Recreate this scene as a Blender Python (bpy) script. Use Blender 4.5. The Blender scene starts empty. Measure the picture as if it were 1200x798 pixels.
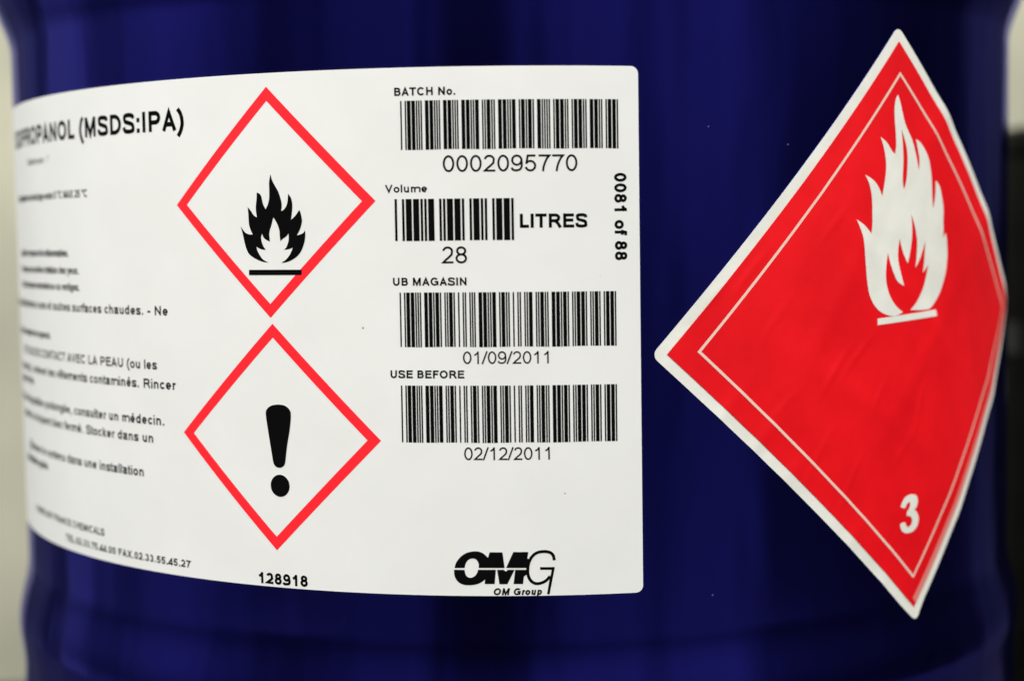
import bpy, bmesh, math, random
from mathutils import Vector, Matrix
from mathutils.geometry import tessellate_polygon

random.seed(7)
S = bpy.context.scene
COL = S.collection
MM = 0.001
RAD = 287.5            # drum radius in millimetres
ZMID = 467.0           # height above the floor of the layout origin, millimetres

# ------------------------------------------------------------------ camera
cam = bpy.data.cameras.new('camera')
cam.sensor_fit = 'HORIZONTAL'; cam.sensor_width = 36.0
cam.lens = 36.0 * 1764.28 / 1200.0
cam.clip_start = 0.02; cam.clip_end = 60.0
cam.dof.use_dof = True
cam.dof.focus_distance = 0.653
cam.dof.aperture_fstop = 3.5
cam_ob = bpy.data.objects.new('camera', cam); COL.objects.link(cam_ob)
YAW, PITCH, ROLL = -0.0014482, -0.0635845, -0.0154075
fw = Vector((math.sin(YAW)*math.cos(PITCH), math.cos(YAW)*math.cos(PITCH), math.sin(PITCH)))
rt = Vector((math.cos(YAW), -math.sin(YAW), 0.0)); up = rt.cross(fw)
r2 = math.cos(ROLL)*rt + math.sin(ROLL)*up; u2 = -math.sin(ROLL)*rt + math.cos(ROLL)*up
cam_ob.matrix_world = Matrix(((r2.x, u2.x, -fw.x, 0.0), (r2.y, u2.y, -fw.y, -0.9223032),
                              (r2.z, u2.z, -fw.z, (ZMID + 4.863) * MM), (0, 0, 0, 1)))
S.camera = cam_ob

# ------------------------------------------------------------------ world: a dim storeroom around the drum
world = bpy.data.worlds.new('World'); S.world = world; world.use_nodes = True
nt = world.node_tree; N = nt.nodes; Lk = nt.links
bg = N['Background']
tc = N.new('ShaderNodeTexCoord')
sep = N.new('ShaderNodeSeparateXYZ'); Lk.new(tc.outputs['Generated'], sep.inputs[0])
neg = N.new('ShaderNodeMath'); neg.operation = 'MULTIPLY'; neg.inputs[1].default_value = -1.0
Lk.new(sep.outputs['Y'], neg.inputs[0])
at = N.new('ShaderNodeMath'); at.operation = 'ARCTAN2'
Lk.new(sep.outputs['X'], at.inputs[0]); Lk.new(neg.outputs[0], at.inputs[1])
az = N.new('ShaderNodeMath'); az.operation = 'MULTIPLY_ADD'; az.inputs[1].default_value = 1/(2*math.pi); az.inputs[2].default_value = 0.5
Lk.new(at.outputs[0], az.inputs[0])
rmp = N.new('ShaderNodeValToRGB')          # light and dark bands put in to streak the paint's reflections
BANDS = [(0.0, .05), (.12, .10), (.145, .09), (.158, .012), (.17, .20), (.205, .18), (.222, .05), (.26, .12), (.31, .11), (.35, .025),
         (.40, .035), (.42, .09), (.44, .085), (.452, .002), (.505, .002), (.52, .085), (.572, .09), (.585, .045), (.60, .11),
         (.637, .10), (.66, .03), (.73, .012), (.81, .012), (.845, .06), (.88, .05), (1.0, .05)]
cr_ = rmp.color_ramp
while len(cr_.elements) < len(BANDS): cr_.elements.new(0.5)
for e_, (p_, v_) in zip(cr_.elements, BANDS):
    e_.position = p_; e_.color = (v_*2.3, v_*2.35, v_*2.6, 1)
Lk.new(az.outputs[0], rmp.inputs[0])
el = N.new('ShaderNodeValToRGB')           # band strength by height, shaped for what the paint reflects
for e_, (p_, v_) in zip((el.color_ramp.elements[0], el.color_ramp.elements[1], el.color_ramp.elements.new(.5), el.color_ramp.elements.new(.7)),
                        ((0.36, .60), (.578, .05), (.45, .32), (.552, .62))):
    e_.position = p_; e_.color = (v_, v_, v_, 1)
zz_ = N.new('ShaderNodeMath'); zz_.operation = 'MULTIPLY_ADD'; zz_.inputs[1].default_value = 0.5; zz_.inputs[2].default_value = 0.5
Lk.new(sep.outputs['Z'], zz_.inputs[0]); Lk.new(zz_.outputs[0], el.inputs[0])
mul = N.new('ShaderNodeMixRGB'); mul.blend_type = 'MULTIPLY'; mul.inputs[0].default_value = 1.0
nz = N.new('ShaderNodeTexNoise'); nz.noise_dimensions = '1D'; nz.inputs['Scale'].default_value = 34.0; nz.inputs['Detail'].default_value = 2.0
Lk.new(az.outputs[0], nz.inputs['W'])
vr = N.new('ShaderNodeMapRange'); vr.inputs['From Min'].default_value = 0.3; vr.inputs['From Max'].default_value = 0.7
vr.inputs['To Min'].default_value = 0.7; vr.inputs['To Max'].default_value = 1.3
Lk.new(nz.outputs['Fac'], vr.inputs['Value'])
mv = N.new('ShaderNodeMixRGB'); mv.blend_type = 'MULTIPLY'; mv.inputs[0].default_value = 1.0
Lk.new(rmp.outputs[0], mv.inputs[1]); Lk.new(vr.outputs[0], mv.inputs[2]); Lk.new(mv.outputs[0], mul.inputs[1]); Lk.new(el.outputs[0], mul.inputs[2])
cei = N.new('ShaderNodeMapRange'); cei.interpolation_type = 'SMOOTHSTEP'  # overhead glow put into the world to brighten the hoop slopes
for k_, v_ in (('From Min', .27), ('From Max', .60), ('To Min', 0.0), ('To Max', 1.25)): cei.inputs[k_].default_value = v_
Lk.new(sep.outputs['Z'], cei.inputs['Value'])
add = N.new('ShaderNodeMixRGB'); add.blend_type = 'ADD'; add.inputs[0].default_value = 1.0
Lk.new(mul.outputs[0], add.inputs[1]); Lk.new(cei.outputs[0], add.inputs[2])
Lk.new(add.outputs[0], bg.inputs['Color'])
bg.inputs['Strength'].default_value = 1.0

# ------------------------------------------------------------------ lamps: one overhead in front, two added side fills
def area(name, loc, target, w, h, power, colour=(1, 1, 1)):
    l = bpy.data.lights.new(name, 'AREA'); l.shape = 'RECTANGLE'; l.size = w; l.size_y = h
    l.energy = power; l.color = colour
    o = bpy.data.objects.new(name, l); COL.objects.link(o); o.location = loc
    o.rotation_euler = (Vector(target) - Vector(loc)).to_track_quat('-Z', 'Y').to_euler()
    return o
area('ceiling_lamp_front', (0.1, -2.5, 2.35), (0, 0, 0.45), 2.0, 0.9, 62, (1.0, 0.985, 0.95))
area('fill_lamp_left', (-2.3, -0.75, 1.9), (-0.2, 0, 0.45), 1.0, 0.8, 42, (1.0, 0.985, 0.95))  # unseen fill, added to lift the label's left side
area('fill_lamp_right', (2.2, -1.3, 1.9), (0.2, 0, 0.45), 1.0, 0.8, 23, (1.0, 0.985, 0.95))  # unseen fill, added to brighten the placard side

S.view_settings.view_transform = 'Standard'; S.view_settings.look = 'None'
S.view_settings.exposure = 0.0; S.view_settings.gamma = 1.0
S.render.engine = 'CYCLES'
S.cycles.use_denoising = True

# ------------------------------------------------------------------ materials
def mat(name, rgb, rough=0.5, spec=0.5, metal=0.0):
    m = bpy.data.materials.new(name); m.use_nodes = True
    b = m.node_tree.nodes['Principled BSDF']
    b.inputs['Base Color'].default_value = (*rgb, 1); b.inputs['Roughness'].default_value = rough
    b.inputs['Specular IOR Level'].default_value = spec; b.inputs['Metallic'].default_value = metal
    return m
def bump(m, scale, strength, dist=0.001, detail=2.0, stretch=None):
    t = m.node_tree; b = t.nodes['Principled BSDF']
    c = t.nodes.new('ShaderNodeTexCoord'); n = t.nodes.new('ShaderNodeTexNoise')
    n.inputs['Scale'].default_value = scale; n.inputs['Detail'].default_value = detail
    if stretch:
        mp = t.nodes.new('ShaderNodeMapping'); mp.inputs['Scale'].default_value = stretch
        t.links.new(c.outputs['Object'], mp.inputs[0]); t.links.new(mp.outputs[0], n.inputs['Vector'])
    else:
        t.links.new(c.outputs['Object'], n.inputs['Vector'])
    k = t.nodes.new('ShaderNodeBump'); k.inputs['Strength'].default_value = strength; k.inputs['Distance'].default_value = dist
    t.links.new(n.outputs['Fac'], k.inputs['Height']); t.links.new(k.outputs[0], b.inputs['Normal'])
def mottle(m, a, bcol, scale, lo=0.35, hi=0.65, detail=3.0):
    t = m.node_tree; b = t.nodes['Principled BSDF']
    c = t.nodes.new('ShaderNodeTexCoord'); n = t.nodes.new('ShaderNodeTexNoise')
    n.inputs['Scale'].default_value = scale; n.inputs['Detail'].default_value = detail
    t.links.new(c.outputs['Object'], n.inputs['Vector'])
    r = t.nodes.new('ShaderNodeValToRGB')
    r.color_ramp.elements[0].position = lo; r.color_ramp.elements[0].color = (*a, 1)
    r.color_ramp.elements[1].position = hi; r.color_ramp.elements[1].color = (*bcol, 1)
    t.links.new(n.outputs['Fac'], r.inputs[0]); t.links.new(r.outputs[0], b.inputs['Base Color'])

def specks(m, scale, size, share, colour):
    """sparse little specks of dirt over the base colour"""
    t = m.node_tree; b = t.nodes['Principled BSDF']
    src = b.inputs['Base Color'].links[0].from_socket
    c = t.nodes.new('ShaderNodeTexCoord'); v = t.nodes.new('ShaderNodeTexVoronoi'); v.inputs['Scale'].default_value = scale
    t.links.new(c.outputs['Object'], v.inputs['Vector'])
    lt = t.nodes.new('ShaderNodeMath'); lt.operation = 'LESS_THAN'; lt.inputs[1].default_value = size
    t.links.new(v.outputs['Distance'], lt.inputs[0])
    wn = t.nodes.new('ShaderNodeSeparateColor'); t.links.new(v.outputs['Color'], wn.inputs[0])
    gt = t.nodes.new('ShaderNodeMath'); gt.operation = 'GREATER_THAN'; gt.inputs[1].default_value = 1 - share
    t.links.new(wn.outputs[0], gt.inputs[0])
    mm = t.nodes.new('ShaderNodeMath'); mm.operation = 'MULTIPLY'
    t.links.new(lt.outputs[0], mm.inputs[0]); t.links.new(gt.outputs[0], mm.inputs[1])
    cm = t.nodes.new('ShaderNodeMixRGB'); cm.inputs[2].default_value = (*colour, 1)
    t.links.new(mm.outputs[0], cm.inputs[0]); t.links.new(src, cm.inputs[1]); t.links.new(cm.outputs[0], b.inputs['Base Color'])

def paint_material():
    m = mat('blue_drum_paint', (0.0012, 0.0011, 0.008), 0.14, 0.3)
    t = m.node_tree; b = t.nodes['Principled BSDF']; out = t.nodes['Material Output']
    # blue lacquer over bright steel: a coloured reflection under the clear gloss
    g = t.nodes.new('ShaderNodeBsdfGlossy'); g.inputs['Color'].default_value = (0.050, 0.047, 0.80, 1)
    g.inputs['Roughness'].default_value = 0.16
    mx = t.nodes.new('ShaderNodeMixShader'); mx.inputs[0].default_value = 0.52
    t.links.new(b.outputs[0], mx.inputs[1]); t.links.new(g.outputs[0], mx.inputs[2])
    t.links.new(mx.outputs[0], out.inputs['Surface'])
    c = t.nodes.new('ShaderNodeTexCoord')
    n = t.nodes.new('ShaderNodeTexNoise'); n.inputs['Scale'].default_value = 1.0; n.inputs['Detail'].default_value = 2.5
    mp = t.nodes.new('ShaderNodeMapping'); mp.inputs['Scale'].default_value = (13.0, 13.0, 4.0)
    t.links.new(c.outputs['Object'], mp.inputs[0]); t.links.new(mp.outputs[0], n.inputs['Vector'])
    k = t.nodes.new('ShaderNodeBump'); k.inputs['Strength'].default_value = 0.30; k.inputs['Distance'].default_value = 0.012
    t.links.new(n.outputs['Fac'], k.inputs['Height'])
    t.links.new(k.outputs[0], b.inputs['Normal']); t.links.new(k.outputs[0], g.inputs['Normal'])
    # a few specks of dust and pinhole chips
    v = t.nodes.new('ShaderNodeTexVoronoi'); v.inputs['Scale'].default_value = 55.0
    t.links.new(c.outputs['Object'], v.inputs['Vector'])
    lt = t.nodes.new('ShaderNodeMath'); lt.operation = 'LESS_THAN'; lt.inputs[1].default_value = 0.024
    t.links.new(v.outputs['Distance'], lt.inputs[0])
    wn = t.nodes.new('ShaderNodeSeparateColor'); t.links.new(v.outputs['Color'], wn.inputs[0])
    gt = t.nodes.new('ShaderNodeMath'); gt.operation = 'GREATER_THAN'; gt.inputs[1].default_value = 0.6
    t.links.new(wn.outputs[0], gt.inputs[0])
    mm = t.nodes.new('ShaderNodeMath'); mm.operation = 'MULTIPLY'
    t.links.new(lt.outputs[0], mm.inputs[0]); t.links.new(gt.outputs[0], mm.inputs[1])
    cm = t.nodes.new('ShaderNodeMixRGB'); cm.inputs[1].default_value = (0.0012, 0.0011, 0.008, 1)
    cm.inputs[2].default_value = (0.16, 0.16, 0.20, 1)
    t.links.new(mm.outputs[0], cm.inputs[0]); t.links.new(cm.outputs[0], b.inputs['Base Color'])
    return m

M_PAINT = paint_material()
M_PAPER = mat('label_paper', (0.76, 0.765, 0.735), 0.42, 0.35)
mottle(M_PAPER, (0.755, 0.758, 0.725), (0.78, 0.783, 0.75), 26.0)
bump(M_PAPER, 55.0, 0.07, 0.002)
specks(M_PAPER, 47.0, 0.026, 0.3, (0.35, 0.34, 0.31))
M_INK = mat('black_ink', (0.003, 0.003, 0.003), 0.8, 0.02)
M_GREYINK = mat('worn_black_ink', (0.03, 0.03, 0.03), 0.55, 0.25)
M_RED = mat('red_label_ink', (0.95, 0.02, 0.03), 0.55, 0.12)
M_PLAC = mat('placard_vinyl', (0.70, 0.70, 0.62), 0.5, 0.2)
mottle(M_PLAC, (0.73, 0.73, 0.65), (0.80, 0.795, 0.72), 60.0)
bump(M_PLAC, 130.0, 0.2, 0.001)
M_PRED = mat('placard_red', (0.80, 0.008, 0.011), 0.45, 0.22)
mottle(M_PRED, (0.73, 0.003, 0.008), (0.83, 0.005, 0.010), 30.0)
bump(M_PRED, 70.0, 0.2, 0.001)
M_SALMON = mat('placard_line', (0.80, 0.58, 0.48), 0.4, 0.4)
M_WORN = mat('worn_red_print', (0.72, 0.20, 0.17), 0.45, 0.4)
M_STEEL = mat('bung_steel', (0.55, 0.55, 0.53), 0.35, 0.5, 1.0)
M_WALL = mat('cream_wall_paint', (0.70, 0.67, 0.52), 0.8, 0.2)
mottle(M_WALL, (0.42, 0.415, 0.31), (0.62, 0.605, 0.45), 4.0)
M_FLOOR = mat('grey_concrete', (0.10, 0.10, 0.10), 0.7, 0.3)
mottle(M_FLOOR, (0.02, 0.02, 0.02), (0.045, 0.045, 0.043), 6.0)
M_BLACK = mat('black_plastic', (0.003, 0.003, 0.0028), 0.5, 0.10)
M_GREYPL = mat('grey_plastic', (0.045, 0.045, 0.042), 0.5, 0.3)
M_OLIVE = mat('faded_yellow_sticker', (0.34, 0.32, 0.13), 0.6, 0.2)

# ------------------------------------------------------------------ object helpers
def link(name, me, m, parent=None):
    o = bpy.data.objects.new(name, me); COL.objects.link(o)
    if m is not None: me.materials.append(m)
    if parent is not None: o.parent = parent
    return o
def empty(name, loc, label, cat, group=None):
    o = bpy.data.objects.new(name, None); COL.objects.link(o); o.location = loc
    o.empty_display_size = 0.05; o['label'] = label; o['category'] = cat
    if group: o['group'] = group
    return o

def lathe(name, prof, m, parent=None, seg=256, centre=(0, 0), smooth=True):
    """prof: list of (radius_mm, z_mm)."""
    bm = bmesh.new(); rings = []
    for r, z in prof:
        if r < 1e-6: rings.append([bm.verts.new((centre[0]*MM, centre[1]*MM, z*MM))]); continue
        rings.append([bm.verts.new(((centre[0] + r*math.sin(2*math.pi*i/seg))*MM, (centre[1] - r*math.cos(2*math.pi*i/seg))*MM, z*MM)) for i in range(seg)])
    for a, b in zip(rings[:-1], rings[1:]):
        for i in range(seg):
            j = (i+1) % seg
            if len(a) == 1 and len(b) == 1: continue
            if len(a) == 1: bm.faces.new((a[0], b[j], b[i]))
            elif len(b) == 1: bm.faces.new((a[i], a[j], b[0]))
            else: bm.faces.new((a[i], a[j], b[j], b[i]))
    for f in bm.faces: f.smooth = smooth
    me = bpy.data.meshes.new(name); bm.to_mesh(me); bm.free()
    return link(name, me, m, parent)

def hump(z, c, hw, amp):
    d = abs(z - c)/hw
    return amp*0.5*(1 + math.cos(math.pi*d)) if d < 1 else 0.0
HOOPS = (ZMID - 201.0, ZMID + 147.0)
def swell(z): return hump(z, HOOPS[0] + 1, 36, 6.0) + hump(z, HOOPS[0] - 40, 34, 4.6) + hump(z, HOOPS[1] + 41, 32, 5.0) + hump(z, HOOPS[1], 36, 9.2)
# ---- surface of the drum: u runs round it (mm), z runs up it (mm, from ZMID)
def gauss(x, s): return math.exp(-(x/s)**2)
PU, PZ, PH, PROT = 197.51, -37.10, 137.74, math.radians(2.545)
CREASES = [(104.5, -9.0, .85, 13, .30), (88.0, -17.5, .80, 9, .26), (149.5, -54.0, .9, 11, .34), (164.0, -47.0, .75, 10, .30), (139.5, -92.0, 1.0, 12, .28),
           (158.0, -106.0, 1.05, 14, .26), (122.0, -67.0, .7, 8, .22), (208.0, -73.0, 1.2, 12, .26), (178.0, -66.0, .95, 9, .24), (186.0, -140.0, 1.0, 8, .24),
           (117.0, -30.0, .9, 10, .2), (196.0, -92.0, .8, 9, .24), (150.0, 12.0, .8, 10, .2)]
def wrinkle(u, z):
    """radial lift of the vinyl placard where it did not lie down flat, mm"""
    a, b = u - PU, z - PZ
    h = 0.0; c_ = 2.6
    # long diagonal creases
    h += c_*0.22*gauss((a*0.62 + b*0.78) - 14, 5.0)*gauss(a*0.78 - b*0.62 + 20, 60)
    h += c_*0.25*gauss((a*0.75 - b*0.66) - 20, 6.0)*gauss(a*0.66 + b*0.75 + 10, 55)
    h += c_*0.20*gauss((a*0.50 + b*0.87) + 42, 6.0)*gauss(a*0.87 - b*0.50 - 5, 60)
    h += c_*0.20*gauss((a*0.85 - b*0.52) + 46, 6.0)*gauss(a*0.52 + b*0.85 + 8, 50)
    for cu, cz, ang, ln_, am in CREASES:
        x_, y_ = u - cu, z - cz
        p_, q_ = x_*math.cos(ang) + y_*math.sin(ang), -x_*math.sin(ang) + y_*math.cos(ang)
        if abs(p_) < 2.2*ln_ and abs(q_) < 5: h += 1.25*am*gauss(p_, ln_)*gauss(q_ + 0.004*p_*p_, 1.8)
    # puckers along the edges that turn away round the drum
    e = (a + b)*0.7071
    t = (a - b)*0.7071
    if e > 50:
        k = min(1.0, (e - 50)/45.0)
        h += k*(1.5*gauss(t + 48, 9) + 1.3*gauss(t - 22, 10) + 1.2*gauss(t - 78, 12))
    e2 = (a - b)*0.7071; t2 = (a + b)*0.7071
    if e2 > 50:
        k = min(1.0, (e2 - 50)/45.0)
        h += k*(0.9*gauss(t2 - 40, 10) + 0.5*gauss(t2 + 30, 9))
    # ripples on the lower left rim
    e3 = -(a + b)*0.7071; t3 = (a - b)*0.7071
    if e3 > 70:
        k = min(1.0, (e3 - 70)/25.0)
        h += 2.4*k*(0.22*gauss(t3 + 52, 3.5) + 0.25*gauss(t3 + 30, 3.5) + 0.2*gauss(t3 + 8, 4) + 0.22*gauss(t3 - 40, 4) + 0.25*gauss(t3 - 70, 4))
    return 0.62*h
def flat(u, z): return 0.0
def on_drum(u, z, off, lift=flat):
    r = RAD + off + lift(u, z) + swell(z + ZMID); a = u/RAD
    return Vector((r*math.sin(a)*MM, -r*math.cos(a)*MM, (z + ZMID)*MM))
def normal_at(u, z, lift):
    a = u/RAD; n = Vector((math.sin(a), -math.cos(a), 0)); t = Vector((math.cos(a), math.sin(a), 0))
    if lift is flat: return n
    e = 0.6
    du = (lift(u+e, z) - lift(u-e, z))/(2*e); dz = (lift(u, z+e) - lift(u, z-e))/(2*e)
    return (n - du*t - dz*Vector((0, 0, 1))).normalized()

def wrap(name, faces2d, m, parent, off, lift=flat, step=3.0, rim=None):
    """faces2d: list of polygons [(u,z),...] lying in the unrolled sheet; sliced, wrapped, given true normals."""
    bm = bmesh.new(); cache = {}
    def V(p):
        k = (round(p[0], 3), round(p[1], 3))
        if k not in cache: cache[k] = bm.verts.new((p[0], p[1], 0))
        return cache[k]
    for f in faces2d:
        vs = []
        for p in f:
            v = V(p)
            if v not in vs: vs.append(v)
        if len(vs) >= 3:
            try: bm.faces.new(vs)
            except ValueError: pass
    us = [v.co.x for v in bm.verts]; zs = [v.co.y for v in bm.verts]
    cuts = [((u, 0, 0), (1, 0, 0)) for u in [math.floor(min(us)/step)*step + i*step + 0.0137 for i in range(int((max(us)-min(us))/step)+2)]]
    if lift is not flat:
        cuts += [((0, z, 0), (0, 1, 0)) for z in [math.floor(min(zs)/step)*step + i*step + 0.0137 for i in range(int((max(zs)-min(zs))/step)+2)]]
    for co, no in cuts:
        bmesh.ops.bisect_plane(bm, geom=bm.verts[:] + bm.edges[:] + bm.faces[:], plane_co=co, plane_no=no, dist=1e-5)
    for f in bm.faces:
        if f.normal.z < 0: f.normal_flip()
    if rim is not None:
        edges = [e for e in bm.edges if len(e.link_faces) == 1]
        r = bmesh.ops.extrude_edge_only(bm, edges=edges)
        for g in r['geom']:
            if isinstance(g, bmesh.types.BMVert): g.co.z = -1.0
    bm.normal_update()
    data = []
    for v in bm.verts: data.append((v.co.x, v.co.y, v.co.z))
    front = [all(abs(l.vert.co.z) < 0.5 for l in f.loops) for f in bm.faces]
    for v in bm.verts:
        u, z, k = v.co
        v.co = on_drum(u, z, off, lift) if k > -0.5 else on_drum(u, z, rim, flat)
    for f in bm.faces: f.smooth = True
    bm.normal_update()
    bm.verts.index_update(); bm.faces.index_update()
    me = bpy.data.meshes.new(name); bm.to_mesh(me); bm.free()
    ln = []
    nc = {}
    for p in me.polygons:
        for li in p.loop_indices:
            if front[p.index]:
                vi = me.loops[li].vertex_index
                if vi not in nc: nc[vi] = normal_at(data[vi][0], data[vi][1], lift)
                ln.append(nc[vi])
            else: ln.append(p.normal.copy())
    me.normals_split_custom_set(ln)
    return link(name, me, m, parent)

def fill(*loops):
    """triangles of a polygon with holes"""
    pts = [p for l in loops for p in l]
    tri = tessellate_polygon([[Vector((x, y, 0)) for x, y in l] for l in loops])
    return [[pts[i] for i in t] for t in tri]
def catmull(P, n=4, closed=True, sharp=0.35):
    """rounds a traced outline, keeping its sharp tips and notches"""
    out = []; K = len(P)
    def tangent(i):
        a, b, c = Vector(P[i-1]), Vector(P[i]), Vector(P[(i+1) % K])
        d0, d1 = (b-a), (c-b)
        if d0.length < 1e-6 or d1.length < 1e-6: return None
        if d0.normalized().dot(d1.normalized()) < sharp: return None
        return (c-a)*0.5
    for i in range(K if closed else K-1):
        p, q_ = Vector(P[i]), Vector(P[(i+1) % K]); d = q_-p
        t0, t1 = tangent(i), tangent((i+1) % K)
        if t0 is None: t0 = d if t1 is None else (2*d - t1)*0.5 + d*0.25
        if t1 is None: t1 = d if tangent(i) is None else (2*d - t0)*0.5 + d*0.25
        L = d.length
        if t0.length > 1e-9: t0 = t0.normalized()*min(t0.length, 1.2*L)
        if t1.length > 1e-9: t1 = t1.normalized()*min(t1.length, 1.2*L)
        for k in range(n):
            s = k/n; s2, s3 = s*s, s*s*s
            v = (2*s3-3*s2+1)*p + (s3-2*s2+s)*t0 + (-2*s3+3*s2)*q_ + (s3-s2)*t1
            out.append((v.x, v.y))
    return out

# ------------------------------------------------------------------ lettering: strokes in cap-height units
def ell(cx, cy, rx, ry, a0, a1, n=18):
    return [(cx + rx*math.cos(math.radians(a0 + (a1-a0)*i/n)), cy + ry*math.sin(math.radians(a0 + (a1-a0)*i/n))) for i in range(n+1)]
def crv(P, n=5):
    out = []; K = len(P)
    for i in range(K-1):
        p0 = P[i-1] if i > 0 else P[0]; p1 = P[i]; p2 = P[i+1]; p3 = P[i+2] if i+2 < K else P[-1]
        for k in range(n):
            s = k/n
            out.append(tuple(0.5*((2*p1[a]) + (-p0[a]+p2[a])*s + (2*p0[a]-5*p1[a]+4*p2[a]-p3[a])*s*s + (-p0[a]+3*p1[a]-3*p2[a]+p3[a])*s**3) for a in (0, 1)))
    out.append(P[-1]); return out
def glyph(c, w):
    h = w/2; T = 1-h; X = 0.73; XT = X-h
    acc = None
    if c in 'éèêÉ':
        acc = c; c = {'é': 'e', 'è': 'e', 'ê': 'e', 'É': 'E'}[c]
    g = None
    if c == ' ': g = (.39, [])
    elif c == '0': g = (.777, [ell(.39, .5, .335-h, .505-h, 90, 450, 32)])
    elif c == '1': g = (.777, [[(.46, 0), (.46, 1.0)], [(.17, .76-h), (.29, .82-h), (.39, .91-h), (.46, 1.0-h*.6)]])
    elif c == '2': g = (.777, [ell(.385, .71, .315-h, .295-h, 172, -18, 16) + [(.61, .52), (.47, .38), (.28, .22), (.12, h), (.71, h)]])
    elif c == '3':
        ym = .53
        g = (.777, [ell(.36, (ym+T)/2, .285-h, (T-ym)/2, 165, -90, 16), ell(.365, (ym+h)/2, .325-h, (ym-h)/2, 90, -168, 18)])
    elif c == '4': g = (.777, [[(.54, 0), (.54, 1)], [(.73, .30-h), (.05, .30-h), (.54, 1-h)]])
    elif c == '5': g = (.777, [[(.67, T), (.23, T), (.145, .44)] , ell(.375, .335, .335-h, .345-h, 140, -165, 20)])
    elif c in '69':
        a = ell(.40, .33, .325-h, .335-h, 180, 540, 28)
        b = crv([(.70, .77), (.62, .92-h*.4), (.43, 1.0-h), (.22, .90-h*.5), (.10+h*.4, .67), (.075+h, .36)])
        if c == '9':
            a = [(.787-x, 1-y) for x, y in a]; b = [(.787-x, 1-y) for x, y in b]
        g = (.777, [a, b])
    elif c == '7': g = (.777, [[(.07, T), (.68, T), (.55, .78), (.42, .50), (.345, .25), (.31, 0)]])
    elif c == '8':
        ym = .53
        g = (.777, [ell(.388, (ym+1.005-h)/2, .295-h, (1.005-h-ym)/2, 90, 450, 26), ell(.388, (ym+h-.005)/2, .335-h, (ym-h+.005)/2, 90, 450, 28)])
    elif c == 'A': g = (.93, [[(.02+h, 0), (.465, T), (.91-h, 0)], [(.20, .31), (.73, .31)]])
    elif c == 'B': g = (.93, [[(.10+h, 0), (.10+h, T), (.50, T)] + ell(.52, (.53+T)/2, .30-h, (T-.53)/2, 90, -90, 12) + [(.10+h, .53)], [(.10+h, h), (.54, h)] + ell(.54, (.53+h)/2, .33-h, (.53-h)/2, -90, 90, 12) + [(.5, .53)]])
    elif c == 'C': g = (1.01, [ell(.53, .5, .46-h, .51-h, 40, 320, 30)])
    elif c == 'D': g = (1.01, [[(.11+h, h), (.11+h, T), (.44, T)] + ell(.46, .5, .485-h, .5-h, 90, -90, 20) + [(.11, h)]])
    elif c == 'E': g = (.93, [[(.87, T), (.11+h, T), (.11+h, h), (.88, h)], [(.11+h, .53), (.82, .53)]])
    elif c == 'F': g = (.85, [[(.80, T), (.11+h, T), (.11+h, 0)], [(.11+h, .52), (.70, .52)]])
    elif c == 'G': g = (1.086, [ell(.54, .5, .48-h, .51-h, 42, 305, 28) + [(1.0-h, .17), (1.0-h, .47), (.56, .47)]])
    elif c == 'H': g = (1.01, [[(.11+h, 0), (.11+h, 1)], [(.90-h, 0), (.90-h, 1)], [(.11+h, .53), (.90-h, .53)]])
    elif c == 'I': g = (.388, [[(.195, 0), (.195, 1)]])
    elif c == 'L': g = (.777, [[(.11+h, 1), (.11+h, h), (.74, h)]])
    elif c == 'M': g = (1.163, [[(.11+h, 0), (.11+h, 1)], [(.11+h, 1-h*.2), (.58, h*1.2), (1.05-h, 1-h*.2)], [(1.05-h, 0), (1.05-h, 1)]])
    elif c == 'N': g = (1.01, [[(.11+h, 0), (.11+h, 1)], [(.11+h, 1-h), (.90-h, h)], [(.90-h, 0), (.90-h, 1)]])
    elif c == 'O': g = (1.086, [ell(.54, .5, .485-h, .51-h, 90, 450, 34)])
    elif c == 'P': g = (.93, [[(.11+h, 0), (.11+h, T), (.52, T)] + ell(.55, (.45+T)/2, .33-h, (T-.45)/2, 90, -90, 12) + [(.11+h, .45)]])
    elif c == 'R': g = (1.01, [[(.11+h, 0), (.11+h, T), (.56, T)] + ell(.58, (.49+T)/2, .34-h, (T-.49)/2, 90, -90, 12) + [(.11+h, .49)], [(.52, .49), (.66, .41), (.78, .25), (.93, 0)]])
    elif c == 'S': g = (.93, [crv([(.84-h*.5, .72), (.76-h*.3, .90-h*.4), (.47, 1.01-h), (.20+h*.2, .91-h*.4), (.11+h*.7, .74), (.24, .59), (.47, .52), (.74-h*.2, .43), (.88-h, .27), (.77-h*.2, .10+h*.4), (.48, h-.01), (.18+h*.2, .10+h*.4), (.055+h*.7, .33)])])
    elif c == 'T': g = (.853, [[(.03, T), (.82, T)], [(.427, 0), (.427, T)]])
    elif c == 'U': g = (1.01, [[(.11+h, 1)] + ell(.505, .40, .395-h, .41-h, 180, 360, 20) + [(.90-h, 1)]])
    elif c == 'V': g = (.93, [[(.02+h, 1), (.465, h), (.91-h, 1)]])
    elif c == 'X': g = (.93, [[(.04+h, 0), (.89-h, 1)], [(.04+h, 1), (.89-h, 0)]])
    elif c == 'Z': g = (.85, [[(.06, T), (.78, T), (.07, h), (.80, h)]])
    elif c == 'a': g = (.777, [crv([(.09, .55), (.17, .67-h*.3), (.38, XT), (.57-h*.2, .67-h*.3), (.66-h, .52), (.66-h, .2), (.70-h*.5, 0)]), crv([(.66-h, .42), (.42, .39), (.2, .34), (.07+h, .2), (.18, h+.0), (.36, h-.01), (.54, .09+h*.5), (.66-h, .25)])])
    elif c == 'b': g = (.777, [[(.09+h, 0), (.09+h, 1)], ell(.40, X/2, .32-h, X/2+.01-h, 180, 540, 26)])
    elif c == 'c': g = (.698, [ell(.375, X/2, .325-h, X/2+.01-h, 40, 322, 24)])
    elif c in 'dq': 
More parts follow.
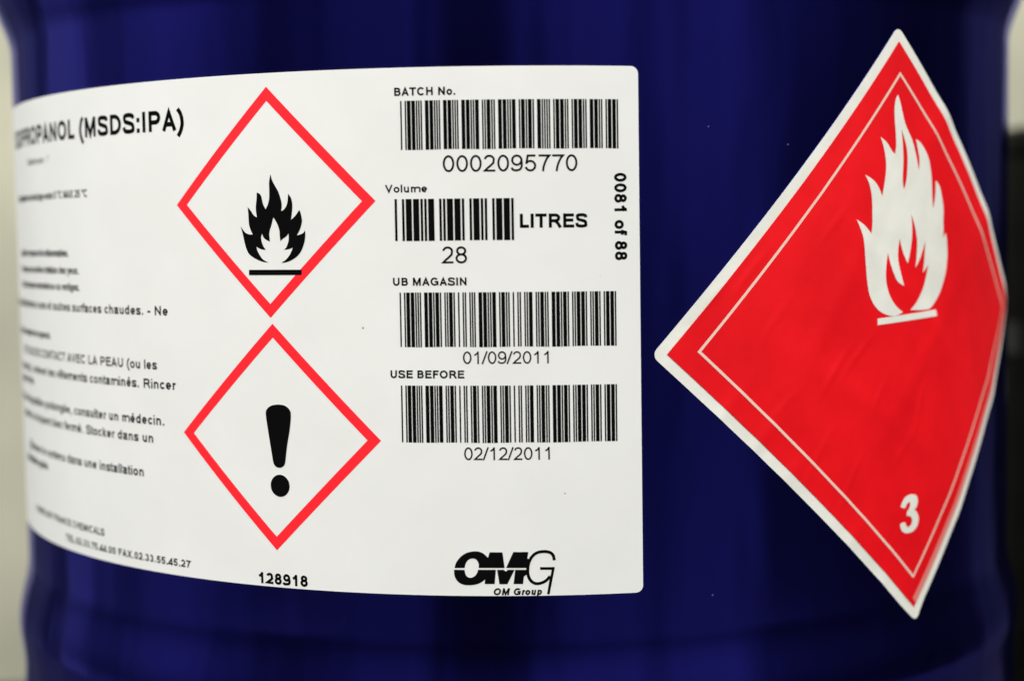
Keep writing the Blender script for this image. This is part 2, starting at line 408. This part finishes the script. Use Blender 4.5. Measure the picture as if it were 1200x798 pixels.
        y0, y1 = (0, 1) if c == 'd' else (-.28, X)
        g = (.777, [[(.69-h, y0), (.69-h, y1)], ell(.375, X/2, .32-h, X/2+.01-h, 0, 360, 26)])
    elif c == 'e': g = (.777, [[(.07+h, .36), (.70-h, .36)] + ell(.385, X/2, .325-h, X/2+.01-h, 6, 318, 26)])
    elif c == 'f': g = (.388, [crv([(.42, 1.0-h), (.30, 1.0-h), (.20, .93-h*.3), (.175, .8), (.175, .4), (.175, 0)]), [(.02, XT), (.38, XT)]])
    elif c == 'g': g = (.777, [[(.69-h, X)] + ell(.375, -.02, .315-h, .26-h, 0, -160, 14), ell(.375, X/2, .32-h, X/2+.01-h, 0, 360, 26)])
    elif c in 'hn': g = (.777, [[(.09+h, 0), (.09+h, 1 if c == 'h' else X)], ell(.39, .44, .30-h, X-.43-h, 180, 0, 16) + [(.69-h, 0)]])
    elif c == 'i': g = (.31, [[(.155, 0), (.155, X)], [(.155, .86), (.155, 1)]])
    elif c == 'k': g = (.698, [[(.09+h, 0), (.09+h, 1)], [(.09+h, .28), (.58, X)], [(.27, .43), (.64-h*.5, 0)]])
    elif c == 'l': g = (.31, [[(.155, 0), (.155, 1)]])
    elif c == 'm': g = (1.163, [[(.09+h, 0), (.09+h, X)], ell(.355, .46, .265-h, X-.45-h, 180, 0, 12) + [(.62-h, 0)], ell(.82, .46, .265, X-.45-h, 180, 0, 12)[1:] + [(1.075-h*.2, 0)]])
    elif c == 'o': g = (.777, [ell(.388, X/2, .34-h, X/2+.01-h, 90, 450, 28)])
    elif c == 'p': g = (.777, [[(.09+h, -.28), (.09+h, X)], ell(.40, X/2, .32-h, X/2+.01-h, 180, 540, 26)])
    elif c == 'r': g = (.465, [[(.09+h, 0), (.09+h, X)], crv([(.09+h, .42), (.17+h*.4, .60), (.28, XT), (.46, XT-.02)])])
    elif c == 's': g = (.698, [crv([(.61-h*.5, .52), (.54, .66-h*.4), (.34, XT+.01), (.15, .65-h*.4), (.09+h*.6, .54), (.19, .42), (.35, .37), (.54, .30), (.645-h, .19), (.55, .06+h*.5), (.35, h-.01), (.14, .08+h*.4), (.045+h*.7, .23)])])
    elif c == 't': g = (.388, [crv([(.16, .95), (.16, .6), (.16, .2), (.20, .06+h*.4), (.29, h-.005), (.37, h)]), [(.02, XT), (.36, XT)]])
    elif c == 'u': g = (.777, [[(.09+h, X)] + ell(.385, .30, .295-h, .31-h, 180, 360, 16), [(.68-h, X), (.68-h, 0)]])
    elif c == 'v': g = (.698, [[(.02+h*.8, X), (.35, h), (.68-h*.8, X)]])
    elif c == 'x': g = (.698, [[(.03+h*.8, 0), (.67-h*.8, X)], [(.03+h*.8, X), (.67-h*.8, 0)]])
    elif c == 'y': g = (.698, [[(.02+h*.8, X), (.36, h*1.4)], [(.68-h*.8, X), (.36, .0), (.28, -.18), (.10, -.24)]])
    elif c == '.': g = (.388, [[(.195, 0), (.195, max(.14, w))]])
    elif c == ',': g = (.388, [[(.195, max(.14, w)), (.195, 0), (.12, -.16)]])
    elif c == ':': g = (.388, [[(.195, 0), (.195, max(.14, w))], [(.195, .73-max(.14, w)), (.195, .73)]])
    elif c == '/': g = (.388, [[(.0, -.01), (.388, 1.01)]])
    elif c == '(': g = (.465, [crv([(.40, 1.02), (.25, .82), (.16, .55), (.15, .25), (.25, -.05), (.40, -.28)])])
    elif c == ')': g = (.465, [crv([(.06, 1.02), (.21, .82), (.30, .55), (.31, .25), (.21, -.05), (.06, -.28)])])
    elif c == '-': g = (.465, [[(.05, .37), (.42, .37)]])
    elif c == '’': g = (.27, [[(.13, 1), (.10, .72)]])
    elif c == '°': g = (.56, [ell(.28, .82, .17-h*.6, .18-h*.6, 90, 450, 16)])
    elif c == '?': g = (.777, [ell(.38, .74, .29-h, .26-h, 170, -30, 14) + [(.5, .5), (.39, .38), (.39, .26)], [(.39, 0), (.39, .13)]])
    if g is None: raise ValueError('no glyph for ' + repr(c))
    adv, ps = g
    if acc:
        y = .80 if acc != 'É' else 1.07
        x = .39 if acc != 'É' else .48
        a = {'é': [(x-.05, y), (x+.11, y+.2)], 'É': [(x-.05, y), (x+.11, y+.16)], 'è': [(x+.05, y), (x-.11, y+.2)], 'ê': [(x-.17, y), (x, y+.18), (x+.17, y)]}[acc]
        ps = ps + [a]
    return adv, ps
def advance(s, w): return sum(glyph(c, w)[0] for c in s)

def stroke(P, wd):
    """quads of a stroked polyline; closed when its ends meet"""
    P = [Vector(p) for p in P]
    Q = [P[0]]
    for p in P[1:]:
        if (p - Q[-1]).length > 1e-4: Q.append(p)
    closed = len(Q) > 3 and (Q[0] - Q[-1]).length < 1e-3
    if closed: Q = Q[:-1]
    K = len(Q); L = []; Rr = []
    for i in range(K):
        a = Q[i-1] if (i > 0 or closed) else None
        b = Q[(i+1) % K] if (i < K-1 or closed) else None
        d0 = (Q[i]-a).normalized() if a is not None else None
        d1 = (b-Q[i]).normalized() if b is not None else None
        if d0 is None: d0 = d1
        if d1 is None: d1 = d0
        n0 = Vector((-d0.y, d0.x)); n1 = Vector((-d1.y, d1.x)); n = n0+n1
        if n.length < 1e-3: n = n0.copy()
        n.normalize(); c = max(n.dot(n0), 0.42)
        o = n*(wd/2/c); L.append(Q[i]+o); Rr.append(Q[i]-o)
    faces = []
    for i in range(K if closed else K-1):
        j = (i+1) % K
        faces.append([tuple(Rr[i]), tuple(Rr[j]), tuple(L[j]), tuple(L[i])])
    return faces

SLOPE = -0.0076         # the paper label was stuck on very slightly out of level
def text_faces(s, w, u0, z0, H, sx=1.0, slope=SLOPE, shear=0.0, rot90=False):
    out = []; x = 0.0
    for c in s:
        adv, ps = glyph(c, w)
        for p in ps:
            # widen the skeleton, then stroke it, so stems keep their weight
            q_ = [((x + px)*sx*H + shear*py*H, py*H) for px, py in p]
            for f in stroke(q_, w*H):
                if rot90: out.append([(u0 + b, z0 - a) for a, b in f])
                else: out.append([(u0 + a, z0 + b + slope*(u0 + a)) for a, b in f])
        x += adv
    return out
def text(name, s, w, u0, u1, zb, H, parent, m=None, sub=None, natural=None, off=0.36, shear=0.0):
    """prints s so that it (or its last part, sub) spans u0..u1; zb is the baseline where u = 0"""
    ref = sub or s
    lsb = 0.07
    sx = natural or (u1-u0)/(H*(advance(ref, w) - 2*lsb))
    start = u1 - (advance(s, w) - lsb)*sx*H
    return wrap(name, text_faces(s, w, start, zb, H, sx, shear=shear), m or M_INK, parent, off, step=4.0)

# ------------------------------------------------------------------ traced outlines on the unrolled sheet (mm)
FLAME_A = [(-106.56, 36.73), (-105.89, 34.3), (-104.67, 32.0), (-103.09, 29.38), (-101.9, 26.13), (-101.42, 23.55), (-101.76, 20.81), (-100.39, 21.43), (-99.07, 23.17), (-98.46, 25.41), (-98.21, 28.13), (-96.99, 26.49), (-96.34, 24.07), (-96.41, 21.18), (-97.07, 17.01), (-95.05, 18.58), (-93.75, 20.16), (-93.01, 21.1), (-92.34, 19.49), (-91.88, 16.91), (-91.87, 16.02), (-92.38, 14.07), (-93.19, 12.19), (-94.51, 10.25), (-92.66, 10.63), (-91.31, 11.29), (-90.59, 12.31), (-90.44, 10.94), (-90.62, 8.53), (-91.45, 5.79), (-92.86, 3.05), (-94.84, 1.0), (-97.58, -0.52), (-99.93, -1.29), (-102.29, -1.44), (-100.3, -0.32), (-98.5, 1.39), (-97.28, 3.28), (-96.58, 5.0), (-98.22, 4.43), (-99.78, 4.18), (-100.88, 4.12), (-99.76, 5.04), (-98.85, 6.93), (-98.4, 9.0), (-98.5, 11.07), (-99.62, 9.88), (-101.21, 8.87), (-102.5, 7.85), (-102.74, 10.45), (-102.87, 12.53), (-103.6, 14.79), (-104.53, 16.54), (-105.67, 18.19), (-106.24, 16.4), (-106.77, 14.68), (-107.63, 12.44), (-107.88, 10.71), (-107.69, 7.75), (-109.35, 8.47), (-110.73, 9.54), (-111.48, 11.29), (-112.02, 9.56), (-111.79, 7.82), (-111.04, 5.89), (-109.8, 4.2), (-111.69, 4.4), (-112.89, 4.77), (-114.5, 5.59), (-113.94, 3.66), (-112.78, 1.73), (-111.21, -0.03), (-108.63, -1.28), (-111.44, -0.97), (-114.26, 0.0), (-116.68, 1.25), (-118.5, 2.67), (-119.67, 4.78), (-120.43, 7.24), (-121.16, 10.41), (-121.72, 12.52), (-122.37, 14.63), (-120.88, 12.68), (-119.67, 11.61), (-118.03, 11.05), (-116.18, 10.95), (-117.15, 12.78), (-117.91, 14.89), (-118.13, 16.99), (-118.21, 20.05), (-118.51, 22.98), (-117.02, 21.32), (-115.55, 19.34), (-113.86, 18.33), (-114.18, 20.28), (-114.3, 22.88), (-113.82, 26.11), (-113.65, 29.02), (-112.23, 28.5), (-111.33, 27.02), (-110.67, 24.09), (-109.42, 21.79), (-108.24, 23.71), (-107.54, 26.28), (-107.34, 29.18), (-107.34, 33.05), (-106.98, 34.97)]
BAR_A = [(-118.59, -4.4), (-92.57, -4.55), (-92.63, -6.83), (-118.66, -6.71)]
EXCL = [(-111.98, -67.14), (-111.14, -65.08), (-108.89, -63.67), (-105.67, -63.14), (-102.5, -63.52), (-100.27, -65.04), (-99.46, -67.38), (-100.14, -73.57), (-101.74, -81.5), (-102.82, -88.31), (-103.63, -90.04), (-105.44, -90.9), (-107.49, -90.52), (-108.72, -88.76), (-109.72, -82.91), (-111.14, -73.9)]
DOT = [(-105.67, -98.83), (-100.96, -98.64), (-105.81, -103.72)]
FLAME_B = [(190.81, 70.41), (192.68, 66.41), (194.34, 61.7), (196.6, 56.65), (201.2, 50.28), (204.16, 43.46), (206.34, 36.23), (206.81, 41.45), (205.35, 46.95), (204.14, 50.72), (207.76, 49.11), (212.11, 45.07), (215.32, 40.27), (217.3, 33.3), (217.99, 24.87), (218.68, 18.54), (220.66, 24.9), (221.03, 31.96), (224.74, 29.2), (226.87, 24.27), (228.33, 18.59), (228.11, 13.03), (228.43, 9.21), (228.0, 4.78), (230.46, 7.29), (231.75, 3.06), (232.11, -3.85), (230.57, -11.5), (226.0, -19.81), (220.12, -25.72), (214.48, -28.55), (200.05, -28.35), (205.12, -24.41), (210.36, -18.56), (213.05, -12.6), (214.68, -7.72), (212.36, -9.56), (210.07, -11.39), (211.39, -5.02), (212.04, 3.26), (208.98, -2.72), (206.37, -6.43), (204.05, -8.78), (205.06, -3.41), (205.43, 3.32), (203.74, 10.06), (200.57, 16.39), (201.46, 10.81), (201.23, 4.86), (199.99, -1.09), (198.15, -6.64), (195.1, -2.5), (193.29, 1.23), (192.1, 4.79), (190.93, -0.22), (190.94, -5.39), (192.72, -11.35), (194.88, -16.98), (190.36, -14.99), (187.46, -11.22), (185.17, -6.75), (183.48, -1.58), (182.14, -6.69), (182.03, -12.56), (183.49, -18.49), (186.9, -23.77), (190.97, -27.25), (194.54, -29.1), (189.22, -30.67), (184.63, -30.33), (179.06, -28.64), (174.73, -25.54), (171.55, -21.05), (169.99, -15.9), (168.96, -8.61), (167.93, -1.33), (166.91, 5.2), (164.89, 10.27), (162.88, 13.74), (167.43, 11.34), (170.52, 8.78), (172.09, 7.18), (172.93, 11.67), (172.94, 16.75), (172.97, 20.37), (172.48, 25.17), (171.02, 29.88), (168.42, 33.76), (173.47, 31.6), (176.95, 28.59), (179.48, 24.2), (181.32, 30.67), (182.36, 36.81), (182.04, 41.56), (180.5, 46.94), (178.66, 50.95), (183.07, 48.37), (186.22, 45.05), (188.57, 43.4), (189.43, 47.86), (189.1, 53.31), (188.34, 60.09), (188.34, 64.85), (189.4, 68.98)]
SLIT_B = [(193.25, 54.82), (196.61, 48.07), (197.76, 41.91), (197.21, 32.95), (195.19, 27.41), (194.17, 31.52), (194.6, 40.46), (194.14, 48.0)]
BAR_B = [(176.56, -31.48), (221.3, -28.97), (222.04, -32.06), (176.56, -34.41)]
THREE = [(194.41, -120.22), (195.9, -117.85), (199.2, -116.22), (202.57, -116.87), (204.16, -119.59), (202.59, -122.04), (198.88, -123.28), (202.8, -124.71), (204.66, -127.4), (203.64, -130.53), (199.9, -131.87), (196.25, -131.26), (194.42, -128.91)]
LOGO_UP = [(-26.95, -132.08), (-26.27, -130.22), (-24.51, -127.85), (-22.13, -126.13), (-19.34, -125.36), (-16.78, -125.36), (-14.67, -126.14), (-12.57, -128.09), (-11.81, -125.73), (-6.37, -125.78), (-5.53, -132.14), (-16.6, -132.07), (-16.65, -130.43), (-17.48, -128.93), (-18.97, -128.36), (-20.68, -128.79), (-21.99, -130.21), (-22.58, -132.06)]
LOGO_UP2 = [(-3.92, -132.16), (-1.06, -125.72), (4.67, -125.81), (4.2, -128.72), (5.05, -128.74), (4.36, -132.29)]
LOGO_LO = [(-27.19, -133.59), (-22.69, -133.57), (-22.21, -135.38), (-21.24, -136.45), (-19.96, -136.67), (-18.46, -136.02), (-17.37, -134.73), (-16.92, -133.57), (-9.26, -133.61), (-9.9, -139.41), (-14.12, -139.39), (-14.0, -137.41), (-15.51, -138.61), (-17.66, -139.55), (-20.44, -139.9), (-23.22, -139.69), (-25.35, -138.62), (-26.6, -136.9), (-27.13, -135.18)]
LOGO_LO2 = [(-8.41, -133.62), (-6.07, -133.64), (-5.01, -134.08), (-4.16, -133.66), (-1.61, -133.7), (-4.46, -139.55), (-7.52, -139.52)]
LOGO_LO3 = [(-1.06, -133.71), (4.04, -133.79), (3.93, -135.38), (2.6, -136.43), (2.21, -139.56), (-1.82, -139.5)]
LOGO_G = [(15.67, -129.62), (15.27, -127.68), (14.01, -126.27), (11.47, -125.74), (8.49, -126.14), (6.34, -127.69), (4.95, -130.02), (4.35, -132.81), (4.44, -135.82), (5.55, -138.2), (7.45, -139.4), (9.57, -139.37), (11.93, -138.35), (13.79, -136.46)]
LOGO_GBAR = [(9.58, -133.0), (15.71, -133.15)]
LOGO_GLEG = [(14.78, -132.61), (15.89, -132.64), (13.47, -144.24), (12.36, -144.21), (13.51, -137.95)]
THREE_OUT = [(192.99, -120.04), (194.4, -117.59), (196.88, -115.66), (200.2, -115.04), (203.6, -115.45), (205.68, -116.72), (206.24, -119.23), (205.34, -121.37), (203.48, -122.68), (205.7, -124.27), (206.97, -126.89), (206.41, -129.68), (204.33, -131.85), (200.91, -133.02), (196.91, -132.89), (193.97, -131.49), (192.68, -129.09), (193.0, -127.92), (196.24, -127.73), (197.1, -129.34), (198.56, -130.26), (200.57, -129.72), (201.72, -128.04), (201.44, -126.25), (199.89, -125.24), (197.69, -124.87), (197.82, -123.07), (199.41, -121.44), (200.21, -119.99), (199.87, -118.65), (198.54, -118.69), (196.89, -119.99), (195.91, -121.01)]


# ================================================================== THE SETTING
def sheet(name, x0, x1, y0, y1, z, m):
    bm = bmesh.new()
    bm.faces.new([bm.verts.new(p) for p in ((x0, y0, z), (x1, y0, z), (x1, y1, z), (x0, y1, z))])
    me = bpy.data.meshes.new(name); bm.to_mesh(me); bm.free(); return link(name, me, m)
fl = sheet('floor', -1.15, 1.15, -1.15, 1.15, 0.0, M_FLOOR); fl['kind'] = 'structure'

def box(name, x0, x1, y0, y1, z0, z1, m, parent=None, bev=0.0):
    bm = bmesh.new(); bmesh.ops.create_cube(bm, size=1.0)
    for v in bm.verts:
        v.co = Vector(((x0+x1)/2 + v.co.x*(x1-x0), (y0+y1)/2 + v.co.y*(y1-y0), (z0+z1)/2 + v.co.z*(z1-z0)))
    if bev: bmesh.ops.bevel(bm, geom=bm.edges[:], offset=bev, segments=3, affect='EDGES', profile=0.5)
    me = bpy.data.meshes.new(name); bm.to_mesh(me); bm.free(); return link(name, me, m, parent)
wall = box('wall', -0.78, 0.80, 0.70, 0.84, 0.0, 2.6, M_WALL)
wall['label'] = 'pale cream wall out of focus behind the blue drum'; wall['category'] = 'wall'

# ================================================================== THE BLUE DRUM
drum = empty('steel_drum', (0, 0, 0), 'large glossy dark blue steel drum carrying a white product label and a red flame diamond', 'drum')

prof = [(0, 12), (250, 12), (276, 9), (281, 1), (288, 0), (292, 4), (292, 14), (288.5, 20), (RAD, 26)]
z = 30.0
while z < 858:
    prof.append((RAD + swell(z), z))
    z += 2.0 if any(abs(z - c) < 80 for c in HOOPS) else 8.0
prof += [(RAD, 858), (288.5, 864), (292, 868), (292, 878), (288, 882), (283, 881), (281, 872)]
lathe('body', prof, M_PAINT, drum)
head = lathe('lid', [(281, 870), (276, 866), (262, 868), (250, 866), (0, 866)], M_PAINT, drum)
for r, bx_, by_, nm in ((34, 0, 200, 'large bung'), (18, 0, -200, 'small bung')):
    a_ = math.radians(35)
    x_, y_ = bx_*math.cos(a_) - by_*math.sin(a_), bx_*math.sin(a_) + by_*math.cos(a_)
    lathe('bung', [(r+6, 866.4), (r+6, 871), (r, 872), (r-2, 879), (r*0.6, 880), (r*0.55, 876), (0, 876)], M_STEEL, head, seg=48, centre=(x_, y_))

# ---- the white paper label
U0, U1, ZT, ZB, CR = -440.0, 54.1, 79.26, -144.70, 3.2
def rounded(u0, u1, zt, zb, r, n=8):
    P = []
    for cx, cz, a0 in ((u1-r, zt-r, 0), (u0+r, zt-r, 90), (u0+r, zb+r, 180), (u1-r, zb+r, 270)):
        P += [(cx + r*math.cos(math.radians(a0 + 90*i/n)), cz + r*math.sin(math.radians(a0 + 90*i/n))) for i in range(n+1)]
    return P
lp = [(u - SLOPE*0.5*0 + (-SLOPE)*0*zz, zz + SLOPE*u) for u, zz in rounded(U0, U1, ZT, ZB, CR)]
label = wrap('product_label', [lp], M_PAPER, drum, 0.28, step=3.0, rim=0.0)
label['label'] = 'white paper product label with barcodes and hazard diamonds'

def diamond_frame(cu, cz, hd, t, rot=0.0):
    """square ring standing on its corner, hd = half diagonal, t = band width"""
    o = [(cu + hd*math.cos(rot + math.pi/2*(k+1)), cz + hd*math.sin(rot + math.pi/2*(k+1))) for k in range(4)]
    hi = hd - t*math.sqrt(2)
    i_ = [(cu + hi*math.cos(rot + math.pi/2*(k+1)), cz + hi*math.sin(rot + math.pi/2*(k+1))) for k in range(4)]
    return [[o[k], o[(k+1) % 4], i_[(k+1) % 4], i_[k]] for k in range(4)]
HD = 49.83
wrap('hazard_frame', diamond_frame(-107.97, 24.44, HD, 4.3, -0.0059), M_RED, label, 0.34)['label'] = 'red diamond frame around the black flame'
wrap('hazard_frame', diamond_frame(-107.74, -77.69, HD, 4.3, -0.0059), M_RED, label, 0.34)['label'] = 'red diamond frame around the exclamation mark'
wrap('flame_symbol', fill(catmull(FLAME_A)), M_INK, label, 0.37)
wrap('flame_bar', [BAR_A], M_INK, label, 0.40)
ex = fill(catmull(EXCL, sharp=-1))
(dx, dz), (d1x, _), (_, d2z) = DOT
ex += fill([(dx + (d1x-dx)*math.cos(math.radians(a)), dz + (dz-d2z)*math.sin(math.radians(a))) for a in range(0, 360, 10)])
wrap('exclamation_mark', ex, M_INK, label, 0.37)

C39 = {'0': 'bwbWBwBwb', '1': 'BwbWbwbwB', '2': 'bwBWbwbwB', '3': 'BwBWbwbwb', '4': 'bwbWBwbwB', '5': 'BwbWBwbwb',
       '6': 'bwBWBwbwb', '7': 'bwbWbwBwB', '8': 'BwbWbwBwb', '9': 'bwBWbwBwb', '/': 'bWbWbwbWb', '*': 'bWbwBwBwb'}
def barcode(code, u0, u1, zt, zb, gain=0.14):
    """u0,u1: centres of the first and last bar; zt,zb: top and bottom where u = 0"""
    x = 0.0; bars = []
    for c in code:
        for e in C39[c]:
            wd = 2.9 if e in 'BW' else 1.0
            if e in 'bB': bars.append((x, x + wd))
            x += wd
        x += 1.0
    a, b = bars[0], bars[-1]
    c0, c1 = (a[0]+a[1])/2, (b[0]+b[1])/2
    k = (u1-u0)/(c1-c0); out = []
    for i, (p, q_) in enumerate(bars):
        ua, ub = u0 + (p-c0-gain)*k, u0 + (q_-c0+gain)*k
        j = 0.10*math.sin(i*12.9)          # ragged thermal-printer ends
        out.append([(ua, zb + SLOPE*ua - j), (ub, zb + SLOPE*ub - j), (ub, zt + SLOPE*ub), (ua, zt + SLOPE*ua)])
    return wrap('barcode', out, M_INK, label, 0.36, step=50.0)
barcode('*0002095770*', -46.3, 45.0, 65.4, 44.9)
barcode('*28*', -49.35, 0.14, 24.3, 6.7)
barcode('*01/09/2011*', -48.2, 43.3, -15.1, -38.2)
barcode('*02/12/2011*', -48.4, 43.2, -54.6, -78.9)

# right hand columns
text('heading', 'BATCH No.', .215, -49.2, -23.0, 67.5, 3.44, label)
text('barcode_number', '0002095770', .125, -28.8, 27.6, 35.4, 6.99, label)
text('heading', 'Volume', .20, -53.8, -35.7, 27.1, 3.26, label)
text('barcode_number', '28', .125, -29.8, -19.4, -2.9, 7.14, label)
text('unit_text', 'LITRES', .22, 2.9, 31.5, 11.8, 5.92, label)
text('heading', 'UB MAGASIN', .215, -51.4, -19.5, -12.2, 3.38, label)
text('barcode_number', '01/09/2011', .122, -21.7, 15.5, -45.4, 5.32, label)
text('heading', 'USE BEFORE', .215, -53.3, -21.4, -51.5, 3.37, label)
text('barcode_number', '02/12/2011', .122, -21.9, 15.4, -86.3, 5.47, label)
text('serial_number', '128918', .23, -118.1, -93.3, -143.6, 5.0, label)
s_ = '0081 of 88'; H_ = 5.35; sx_ = 36.65/(H_*(advance(s_, .225) - .14))
wrap('count_text', text_faces(s_, .225, 43.3, 34.24 + .07*sx_*H_, H_, sx_, rot90=True), M_INK, label, 0.36, step=4.0)

# left hand text block, running away round the drum
text('product_name', 'ISOPROPANOL (MSDS:IPA)', .215, -223.3, -152.4, 56.7, 9.3, label, sub='MSDS:IPA)')
LEFT = [
    ('Substance pure. : ?', .11, -317.7, -264, 46.9, 3.3, None, .9),
    ('Temperature de stockage entre 5 °C MAX 25 °C', .15, -254.0, -222.8, 28.7, 3.74, None, .95),
    ('Liquide et vapeurs très inflammables.', .16, -287.0, -243.6, 0.4, 3.72, None, .95),
    ('Provoque une sévère irritation des yeux.', .16, -265.1, -233.4, -8.0, 3.80, None, .98),
    ('Peut provoquer somnolence ou vertiges.', .16, -260.1, -233.1, -16.0, 3.80, None, .98),
    ('Tenir à l’écart de la chaleur, des flammes nues et autres surfaces chaudes. - Ne', .155, -241.1, -165.3, -26.1, 4.26, 'surfaces chaudes. - Ne', None),
    ('Éviter de respirer les vapeurs.', .16, -290.8, -269.6, -40.8, 3.87, None, .98),
    ('EN CAS DE CONTACT AVEC LA PEAU (ou les', .15, -248.5, -173.6, -50.9, 4.31, 'AVEC LA PEAU (ou les', None),
    ('cheveux) : enlever les vêtements contaminés. Rincer', .155, -225.9, -162.1, -59.7, 4.39, 'contaminés. Rincer', None),
    ('la peau à l’eau.', .16, -324.1, -301.7, -66.1, 4.05, None, .98),
    ('En cas d’exposition prolongée, consulter un médecin.', .16, -242.8, -169.6, -76.4, 4.40, 'consulter un médecin.', None),
    ('Garder le récipient bien fermé. Stocker dans un', .155, -231.1, -177.3, -84.8, 4.35, 'Stocker dans un', None),
    ('Éliminer le contenu dans une installation', .16, -252.6, -184.6, -101.0, 4.40, 'dans une installation', None),
    ('d’élimination agréée.', .16, -300.5, -279.3, -108.1, 3.99, None, .98),
    ('FABRICANT FRANCE CHEMICALS', .16, -249.1, -217.4, -132.8, 3.45, 'CHEMICALS', None),
    ('TEL.02.33.75.44.00 FAX.02.33.55.45.27', .17, -177.5, -155.9, -140.5, 3.40, '55.45.27', None)]
for s_, w_, a_, b_, zb_, H_, sub_, nat_ in LEFT:
    s_ = s_.replace('à', 'a'); w_ = w_ + (.045 if w_ > .12 else 0)
    text('text_line', s_, w_, a_, b_, zb_, H_, label, M_GREYINK if w_ < .12 else M_INK, sub=sub_, natural=nat_)

# maker's logo
lg = []
def tighten(P): return [(u, z - .38) if abs(z + 132.17) < .14 else (u, z + .34) if abs(z + 133.66) < .15 else (u, z) for u, z in P]
LOGO_UP2 = [(u - (.7 if z > -131 and u < 0 else 1.0 if u < 0 else 0), z) for u, z in LOGO_UP2]
LOGO_LO2 = [(u - (.35 if u < -6.5 else -.3 if u > -2 else 0), z) for u, z in LOGO_LO2]
for P_ in (LOGO_UP, LOGO_LO): lg += fill(catmull(tighten(P_), sharp=0.8))
for P_ in (LOGO_UP2, LOGO_LO2, LOGO_LO3): lg += fill(tighten(P_))
lg += stroke(crv(LOGO_G, 4), 1.3) + stroke(LOGO_GBAR, 1.2) + fill(LOGO_GLEG)
wrap('maker_logo', lg, M_INK, label, 0.36)
text('maker_name', 'OM Group', .25, -10.6, 10.0, -144.3, 3.0, label, shear=.2)

# ---- the red transport placard
def rot_pt(a, b): return (PU + a*math.cos(PROT) - b*math.sin(PROT), PZ + a*math.sin(PROT) + b*math.cos(PROT))
def rsquare(half, r, n=6):
    """square standing on its corner; half = half diagonal of the sharp square"""
    P = []; d = half - r*math.sqrt(2)
    for k in range(4):
        c = math.radians(90*(k+1)); cx, cz = d*math.cos(c), d*math.sin(c)
        P += [rot_pt(cx + r*math.cos(c + math.radians(-45 + 90*i/n)), cz + r*math.sin(c + math.radians(-45 + 90*i/n))) for i in range(n+1)]
    return P
def corner(half): return [rot_pt(half*math.cos(math.pi/2*(k+1)), half*math.sin(math.pi/2*(k+1))) for k in range(4)]
plac = wrap('hazard_placard', [rsquare(138.9, 3.6)], M_PLAC, drum, 0.30, wrinkle, step=1.6, rim=0.05)
plac['label'] = 'red flame diamond sticker with white border and numeral 3'
wrap('red_panel', fill(corner(132.0)), M_PRED, plac, 0.58, wrinkle, step=1.25)
o_, i_ = corner(118.2), corner(116.4)
wrap('border_line', [[o_[k], o_[(k+1) % 4], i_[(k+1) % 4], i_[k]] for k in range(4)], M_SALMON, plac, 0.70, wrinkle)
# misregistered print: a pale worn strip inside the lower right edge
a0, a1 = rot_pt(1.5, -130.5), rot_pt(131.5, -0.5); b0, b1 = rot_pt(-.8, -127.5), rot_pt(128.5, 1.5)
wrap('worn_edge', [[a0, a1, b1, b0]], M_WORN, plac, 0.70, wrinkle)
wrap('flame_symbol', fill(catmull(FLAME_B), catmull(SLIT_B)), M_PLAC, plac, 0.72, wrinkle)
wrap('flame_bar', [BAR_B], M_PLAC, plac, 0.76, wrinkle)
t3 = fill(catmull(THREE_OUT, sharp=0.3))
wrap('class_number', t3, M_PLAC, plac, 0.72, wrinkle)

# ================================================================== THE DARK DRUM BEHIND
BX, BY, BR, BH = 0.566, 0.42, 140.0, 566.0
kd = empty('plastic_drum', (BX, BY, 0), 'dark blurred plastic drum at the right edge behind the blue drum', 'drum')
pr = [(0, 4), (BR-28, 4), (BR-10, 8), (BR-2, 22), (BR, 40)]
for i in range(1, 27): pr.append((BR + 3.0*math.sin(i*0.9)**2, 40 + i*(BH-110)/27))
pr += [(BR, BH-66), (BR-1, BH-40), (BR-3, BH-27)]
lathe('body', pr, M_BLACK, kd, seg=96)
lathe('lid', [(BR-20, BH-29), (BR-6, BH-28), (BR-4, BH-8), (BR-10, BH), (BR-28, BH-2), (BR-40, BH-12), (0, BH-12)], M_BLACK, kd, seg=96)
def patch(name, th0, th1, z0, z1, off, m, n=8):
    bm = bmesh.new(); rows = []
    for i in range(n+1):
        a = th0 + (th1-th0)*i/n
        rows.append([bm.verts.new(((BR+o_)*math.sin(a)*MM, -(BR+o_)*math.cos(a)*MM, zz*MM)) for zz, o_ in ((z0, 2), (z0, off), (z1, off), (z1, 2))])
    for a, b in zip(rows[:-1], rows[1:]):
        for k in range(3): bm.faces.new((a[k], b[k], b[k+1], a[k+1]))
    bm.faces.new(rows[0]); bm.faces.new(rows[-1][::-1])
    bmesh.ops.recalc_face_normals(bm, faces=bm.faces[:])
    me = bpy.data.meshes.new(name); bm.to_mesh(me); bm.free(); return link(name, me, m, kd)
patch('grip', math.radians(-80), math.radians(-68), 372, 398, 8, M_GREYPL)
patch('sticker', math.radians(-58), math.radians(-38), 335, 362, 4, M_OLIVE)
